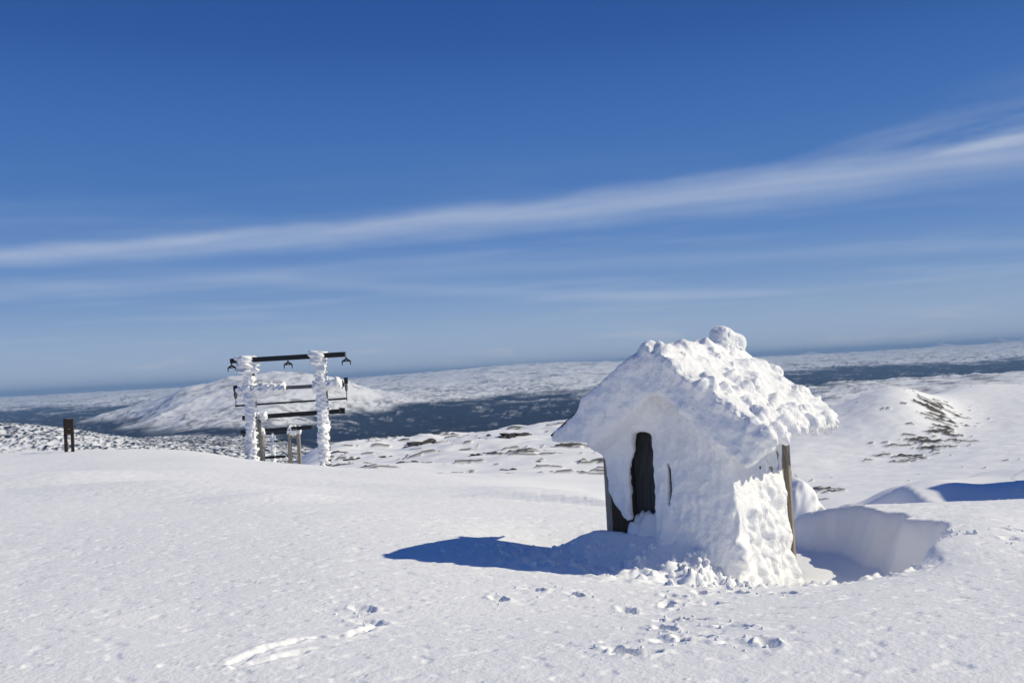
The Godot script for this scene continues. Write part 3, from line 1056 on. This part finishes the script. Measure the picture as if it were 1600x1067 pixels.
func build_lift() -> void:
	# nearest portal
	var origin := Vector3(-12.5, 0.0, -49.5)
	origin.y = ground(origin.x, origin.z)
	var t := thing("lift_tower", "tall twin-post ski lift portal in thick white rime under a dark top beam", "lift tower", origin, 0.0, "ski lift towers")
	var pl := Vector3(-14.62, 0, -50.0) - Vector3(origin.x, 0, origin.z)
	var pr := Vector3(-10.42, 0, -49.0) - Vector3(origin.x, 0, origin.z)
	var along := (pr - pl).normalized()
	var base := origin.y
	var gl := ground(-14.62, -50.0) - base
	var gr := ground(-10.42, -49.0) - base
	var top := 4.39 - base
	for e in [[pl, gl], [pr, gr]]:
		var p: Vector3 = e[0]
		part("post", tube([Vector3(p.x, e[1] - 0.6, p.z), Vector3(p.x, top, p.z)], [0.24, 0.2], 10), M.zinc, t)
	var turn := Vector3(0, atan2(-along.z, along.x), 0)
	var beam := board(Vector3(6.9, 0.27, 0.2), 0.02)
	part("top_beam", beam, M.steel, t, Vector3(-12.42, 4.37 - base, -49.25) - Vector3(origin.x, 0, origin.z), turn)
	for x in [-15.80, -12.43, -9.06]:
		var k: float = (x + 14.62) / 4.2
		hanger(t, pl + along * (pl.distance_to(pr) * k) + Vector3(0, 4.25 - base, 0), along)
	# rime on the posts, thick to windward (west and south), bare on the lee edge
	var wind := Vector3(-0.10, 0, 0.12)
	rime_on(t, pl + wind + Vector3(0, gl - 0.3, 0), pl + wind + Vector3(0, top - 0.1, 0), 0.29, 0.20, 3.0)
	rime_on(t, pr + wind + Vector3(0, gr - 0.3, 0), pr + wind + Vector3(0, top + 0.15, 0), 0.29, 0.20, 17.0)
	# flared caps under the beam
	rime_on(t, pl + wind * 1.6 + Vector3(-0.05, top - 0.75, 0.05), pl + wind * 1.6 + Vector3(0, top + 0.22, 0.05), 0.46, 0.30, 29.0, Vector3(1.35, 1.0, 0.8))
	rime_on(t, pr + wind * 1.6 + Vector3(-0.1, top - 0.5, 0.05), pr + wind * 1.6 + Vector3(0, top + 0.25, 0.05), 0.40, 0.26, 37.0, Vector3(1.1, 1.0, 0.8))
	# cross arm with its crust
	var arm_y := 2.73 - base
	var arm := board(Vector3(6.3, 0.2, 0.16), 0.015)
	part("cross_arm", arm, M.zinc, t, (pl + pr) * 0.5 + Vector3(0.2, arm_y, 0.0), turn + Vector3(0, 0, 0.0))
	rime_on(t, pl + along * 0.1 + Vector3(0, arm_y, 0.15), pl + along * 2.05 + Vector3(0, arm_y - 0.02, 0.15), 0.30, 0.30, 43.0)
	rime_on(t, pl + along * -0.95 + Vector3(0, arm_y, 0.1), pl + along * -0.1 + Vector3(0, arm_y, 0.1), 0.17, 0.16, 47.0)
	rime_on(t, pr + along * -0.6 + Vector3(0, arm_y + 0.02, 0.15), pr + along * 1.12 + Vector3(0, arm_y + 0.12, 0.15), 0.30, 0.28, 53.0)
	# thin bar below, rods and sheaves at the ends
	var bar_y := 1.91 - base
	part("lower_bar", board(Vector3(6.75, 0.10, 0.10), 0.01), M.steel, t, (pl + pr) * 0.5 + Vector3(0.08, bar_y, -0.1), turn + Vector3(0, 0, 0.018))
	sheave(t, pl + along * -1.05 + Vector3(0, arm_y - 0.02, 0), 0.85)
	sheave(t, pr + along * 1.33 + Vector3(0, arm_y + 0.1, 0), 1.0)

	# second portal just behind: its posts stand behind those of the first
	var o2 := Vector3(-15.2, 0.0, -60.5)
	o2.y = ground(o2.x, o2.z)
	var t2 := thing("lift_tower", "second ski lift portal with one dark crossbeam right behind the tallest portal", "lift tower", o2, 0.0, "ski lift towers")
	var y2 := 0.83 - o2.y
	part("top_beam", board(Vector3(6.9, 0.30, 0.24), 0.02), M.steel, t2, Vector3(0.05, y2, 0), Vector3(0, -0.14, 0.02))
	for x in [-2.12, 2.12]:
		var g := ground(o2.x + x, o2.z) - o2.y
		part("post", tube([Vector3(x, g - 0.6, -0.15 - x * 0.14), Vector3(x, y2 + 0.1, -0.15 - x * 0.14)], [0.19, 0.17], 8), M.zinc, t2)
		rime_on(t2, Vector3(x - 0.07, g - 0.2, 0.06), Vector3(x - 0.07, y2 + 0.15, 0.06), 0.20, 0.12, 61.0 + x)
	rime_on(t2, Vector3(-3.0, y2, 0.1), Vector3(-1.55, y2 + 0.02, 0.1), 0.24, 0.20, 67.0)
	rime_on(t2, Vector3(1.6, y2 + 0.03, 0.05), Vector3(2.8, y2 + 0.05, 0.05), 0.19, 0.16, 71.0)
	part("end_cap", board(Vector3(0.36, 0.38, 0.34), 0.03), M.steel, t2, Vector3(3.42, y2 + 0.06, -0.45))

	# third portal, lower down the slope, on pairs of grey timbers
	var o3 := Vector3(-22.2, 0.0, -83.0)
	o3.y = ground(o3.x, o3.z)
	var t3 := thing("lift_tower", "third ski lift portal, low dark beam resting on paired grey timber posts", "lift tower", o3, 0.0, "ski lift towers")
	var y3 := -1.32 - o3.y
	part("top_beam", board(Vector3(7.1, 0.34, 0.3), 0.03), M.steel, t3, Vector3(0, y3, 0), Vector3(0, -0.2, 0.03))
	var timber := board(Vector3(0.30, 6.0, 0.32), 0.03)
	for x in [[-1.55, 0.32], [1.52, 0.44]]:
		for s in [-1.0, 1.0]:
			part("post", timber, M.wood, t3, Vector3(x[0] + s * x[1], y3 - 3.05, -x[0] * 0.2), Vector3(0, 0, s * 0.012))
		for k in 4:
			part("tie_block", board(Vector3(x[1] * 2.0, 0.14, 0.2), 0.02), M.wood, t3, Vector3(x[0], y3 - 0.8 - 0.75 * k, -x[0] * 0.2 - 0.02))
	rime_on(t3, Vector3(1.0, y3 - 0.12, 0.05), Vector3(2.3, y3 - 0.08, 0.0), 0.42, 0.34, 83.0)
	rime_on(t3, Vector3(-2.0, y3 - 0.25, 0.35), Vector3(-1.0, y3 - 0.1, 0.3), 0.30, 0.26, 87.0)
	rime_on(t3, Vector3(-1.9, -0.5, 0.42), Vector3(-1.9, y3 - 0.1, 0.42), 0.24, 0.14, 91.0)
	part("sheave_box", board(Vector3(0.3, 0.36, 0.3), 0.03), M.steel, t3, Vector3(2.75, -0.1 + (-5.02 - o3.y), 0.1))
	part("guide_arm", board(Vector3(1.0, 0.1, 0.1), 0.02), M.steel, t3, Vector3(2.3, -0.1 + (-5.02 - o3.y), 0.1))

	# fourth, far down
	var o4 := Vector3(-33.0, 0.0, -119.0)
	o4.y = ground(o4.x, o4.z)
	var t4 := thing("lift_tower", "farthest ski lift portal, slim white post with a low dark bar", "lift tower", o4, 0.0, "ski lift towers")
	var y4 := -3.75 - o4.y
	for x in [0.75, -1.95]:
		part("post", tube([Vector3(x, -0.8, 0), Vector3(x, y4, 0)], [0.2, 0.17], 8), M.zinc, t4)
		rime_on(t4, Vector3(x - 0.08, -0.4, 0.14), Vector3(x - 0.08, y4 + 0.1, 0.14), 0.30, 0.16, 97.0 + x)
	part("top_beam", board(Vector3(6.4, 0.26, 0.24), 0.03), M.steel, t4, Vector3(-0.4, y4 + 0.05, -0.1), Vector3(0, -0.2, 0.03))
	part("lower_bar", board(Vector3(5.9, 0.30, 0.26), 0.03), M.steel, t4, Vector3(-0.45, -6.80 - o4.y, 0.3), Vector3(0, -0.2, 0.03))
	part("guide_arm", board(Vector3(2.2, 0.16, 0.16), 0.03), M.steel, t4, Vector3(1.1, y4 - 0.95, 0.3), Vector3(0, 0, 0.05))


func build_marker() -> void:
	var x := -21.45
	var z := -43.0
	var g := ground(x, z)
	var t := thing("marker_post", "dark weathered timber marker of two uprights with a board, alone on the snow crest", "post", Vector3(x, g, z), 0.25)
	var up := board(Vector3(0.13, 1.95, 0.16), 0.012)
	part("upright", up, M.black_wood, t, Vector3(-0.15, 0.62, 0))
	part("upright", up, M.black_wood, t, Vector3(0.15, 0.60, 0.02))
	var pan := board(Vector3(0.36, 0.235, 0.04), 0.006)
	for k in 3:
		part("plank", pan, M.black_wood, t, Vector3(0.0, 1.46 - 0.242 * k, 0.105))


# ---------------------------------------------------------------- rocks and crumbs
func stone_shape(seed_value: int, jag := 1.0) -> ArrayMesh:
	var nz := noise(FastNoiseLite.TYPE_CELLULAR, 0.9, 1, seed_value)
	nz.cellular_return_type = FastNoiseLite.RETURN_CELL_VALUE
	var ns := noise(FastNoiseLite.TYPE_SIMPLEX_SMOOTH, 0.8, 4, seed_value + 1)
	var v := PackedVector3Array()
	var idx := PackedInt32Array()
	var w := 11
	var h := 7
	for j in h + 1:
		for i in w:
			var a := TAU * i / w
			var b := PI * j / h
			var p := Vector3(cos(a) * sin(b), cos(b), sin(a) * sin(b))
			p *= 1.0 + jag * (0.42 * nz.get_noise_3dv(p * 0.9) + 0.5 * ns.get_noise_3dv(p))
			p.y = p.y * 0.6 + 0.05 * floorf(p.y * 5.0)
			v.append(p)
	for j in h:
		for i in w:
			var a := j * w + i
			var b := j * w + (i + 1) % w
			idx.append_array([a, b + w, b, a, a + w, b + w])
	var st := SurfaceTool.new()
	st.begin(Mesh.PRIMITIVE_TRIANGLES)
	st.set_smooth_group(-1)
	for k in idx:
		st.add_vertex(v[k])
	st.generate_normals()
	return st.commit()


func build_rocks() -> void:
	var shapes := []
	for k in 5:
		shapes.append(stone_shape(200 + k * 7))
	var rng := RandomNumberGenerator.new()
	rng.seed = 12
	# x, z, width, how many stones, label
	var spots := [
		[-17.2, -142.0, 4.2, 4, "broad brown rock outcrop nearest the lift on the snow shoulder"],
		[-24.7, -236.0, 9.5, 5, "long low rock band on the crest of the snow shoulder right of the lift"],
		[-28.3, -190.0, 3.0, 2, "small dark rock between the lift and the broad brown outcrop"],
		[-44.3, -219.0, 4.2, 3, "dark rocks on the snow just right of the lift's right post"],
		[-35.4, -191.0, 3.6, 3, "low dark slab below the rocks beside the lift's right post"],
		[-0.3, -224.0, 6.6, 5, "jagged rock knob topping the snow rise left of the hut"],
		[-6.7, -154.0, 3.0, 3, "flat dark rocks in mid slope below the jagged knob"],
		[-1.2, -112.0, 1.9, 3, "trail of small stones running down the slope left of the hut"],
		[2.5, -122.5, 1.3, 1, "single dark boulder on the slope left of the hut"],
		[5.9, -161.0, 2.6, 2, "pair of rocks high on the slope under the hut's left eave"],
		[3.5, -96.4, 1.6, 1, "lone low stone lowest on the slope left of the hut"],
		[-9.5, -240.0, 5.0, 3, "rocks on the snow crest between the long band and the jagged knob"],
	]
	for s in spots:
		var x: float = s[0]
		var z: float = s[1]
		var t := thing("rock_outcrop", s[4], "rock", Vector3(x, ground(x, z), z), 0.0, "rocks on the snow shoulder")
		var many: int = 1 if s[3] == 1 else s[3] * 2
		for k in many:
			var f: float = 0.0 if many == 1 else (float(k) / (many - 1.0) - 0.5)
			var dx: float = f * s[2] * 0.8 + rng.randf_range(-0.1, 0.1) * s[2]
			var dz: float = rng.randf_range(-0.6, 0.6) * s[2] * 0.7
			var size: float = s[2] * rng.randf_range(0.09, 0.20) * (2.2 if s[3] == 1 else 1.0)
			var o := part("stone", shapes[rng.randi_range(0, 4)], M.stone, t, Vector3(dx, ground(x + dx, z + dz) - t.position.y - size * 0.12, dz))
			o.rotation = Vector3(rng.randf_range(-0.2, 0.2), rng.randf_range(0.0, TAU), rng.randf_range(-0.2, 0.2))
			o.scale = Vector3(size * rng.randf_range(1.0, 1.9), size * rng.randf_range(0.28, 0.6), size)
	# crumbs of crust kicked out in front of the door
	var mm := MultiMesh.new()
	mm.transform_format = MultiMesh.TRANSFORM_3D
	mm.mesh = stone_shape(301, 0.45)
	var spotsc := []
	while spotsc.size() < 300:
		var lx := rng.randf_range(-2.8, 1.7)
		var lz := 1.25 + minf(absf(rng.randfn(0.0, 0.75)), 1.5)
		var c := cos(HUT_TURN)
		var sn := sin(HUT_TURN)
		spotsc.append([Vector2(HUT_AT.x + lx * c - lz * sn, HUT_AT.y + lx * sn + lz * c), minf(absf(rng.randfn(0.0, 0.022)), 0.045) + 0.008])
	for p in PRINTS:
		for k in 5:
			spotsc.append([Vector2(p[0] + rng.randfn(0.0, 0.16), p[1] + rng.randfn(0.0, 0.16)), rng.randf_range(0.006, 0.02)])
	for k in 160:
		spotsc.append([Vector2(rng.randf_range(4.0, 5.7), rng.randf_range(-12.9, -11.2)), rng.randf_range(0.008, 0.035)])
	mm.instance_count = spotsc.size()
	for k in spotsc.size():
		var p: Vector2 = spotsc[k][0]
		var size: float = spotsc[k][1]
		var b := Basis.from_euler(Vector3(rng.randf() * 6.0, rng.randf() * 6.0, rng.randf() * 6.0)).scaled(Vector3(size, size, size))
		mm.set_instance_transform(k, Transform3D(b, Vector3(p.x, ground(p.x, p.y) + size * 0.25, p.y)))
	var o := MultiMeshInstance3D.new()
	o.name = "snow_crumbs"
	o.multimesh = mm
	o.material_override = M.crumb
	o.set_meta("kind", "stuff")
	o.set_meta("label", "crumbs of broken snow crust around the hut and the boot prints")
	o.set_meta("category", "snow")
	add_child(o)


func _ready() -> void:
	var cam := Camera3D.new()
	cam.name = "camera"
	cam.position = Vector3(0, EYE, 0)
	cam.rotation_degrees = Vector3(1.821, 0, -3.0)
	cam.fov = 41.72
	cam.near = 0.1
	cam.far = 160000.0
	add_child(cam)
	cam.current = true

	make_noises()
	for d in DIST:
		log_dist.append(log(d))
	make_materials()

	var sun := DirectionalLight3D.new()
	sun.name = "sun"
	sun.light_color = Color(1.0, 0.965, 0.86)
	sun.light_energy = 1.17
	sun.light_angular_distance = 0.53
	sun.shadow_enabled = true
	add_child(sun)
	sun.look_at_from_position(SUN_TO * 10.0, Vector3.ZERO)

	var env := Environment.new()
	env.background_mode = Environment.BG_SKY
	var sky := Sky.new()
	sky.sky_material = build_sky()
	env.sky = sky
	env.tonemap_mode = Environment.TONE_MAPPER_LINEAR
	env.tonemap_exposure = 1.0
	env.sdfgi_enabled = true
	env.ssao_enabled = true
	env.ssil_enabled = true
	env.fog_enabled = true
	env.fog_density = 0.000023
	env.fog_light_color = Color(0.65, 0.82, 1.0)
	var we := WorldEnvironment.new()
	we.name = "world_environment"
	we.environment = env
	add_child(we)

	build_land()
	build_hut()
	build_lift()
	build_marker()
	build_rocks()
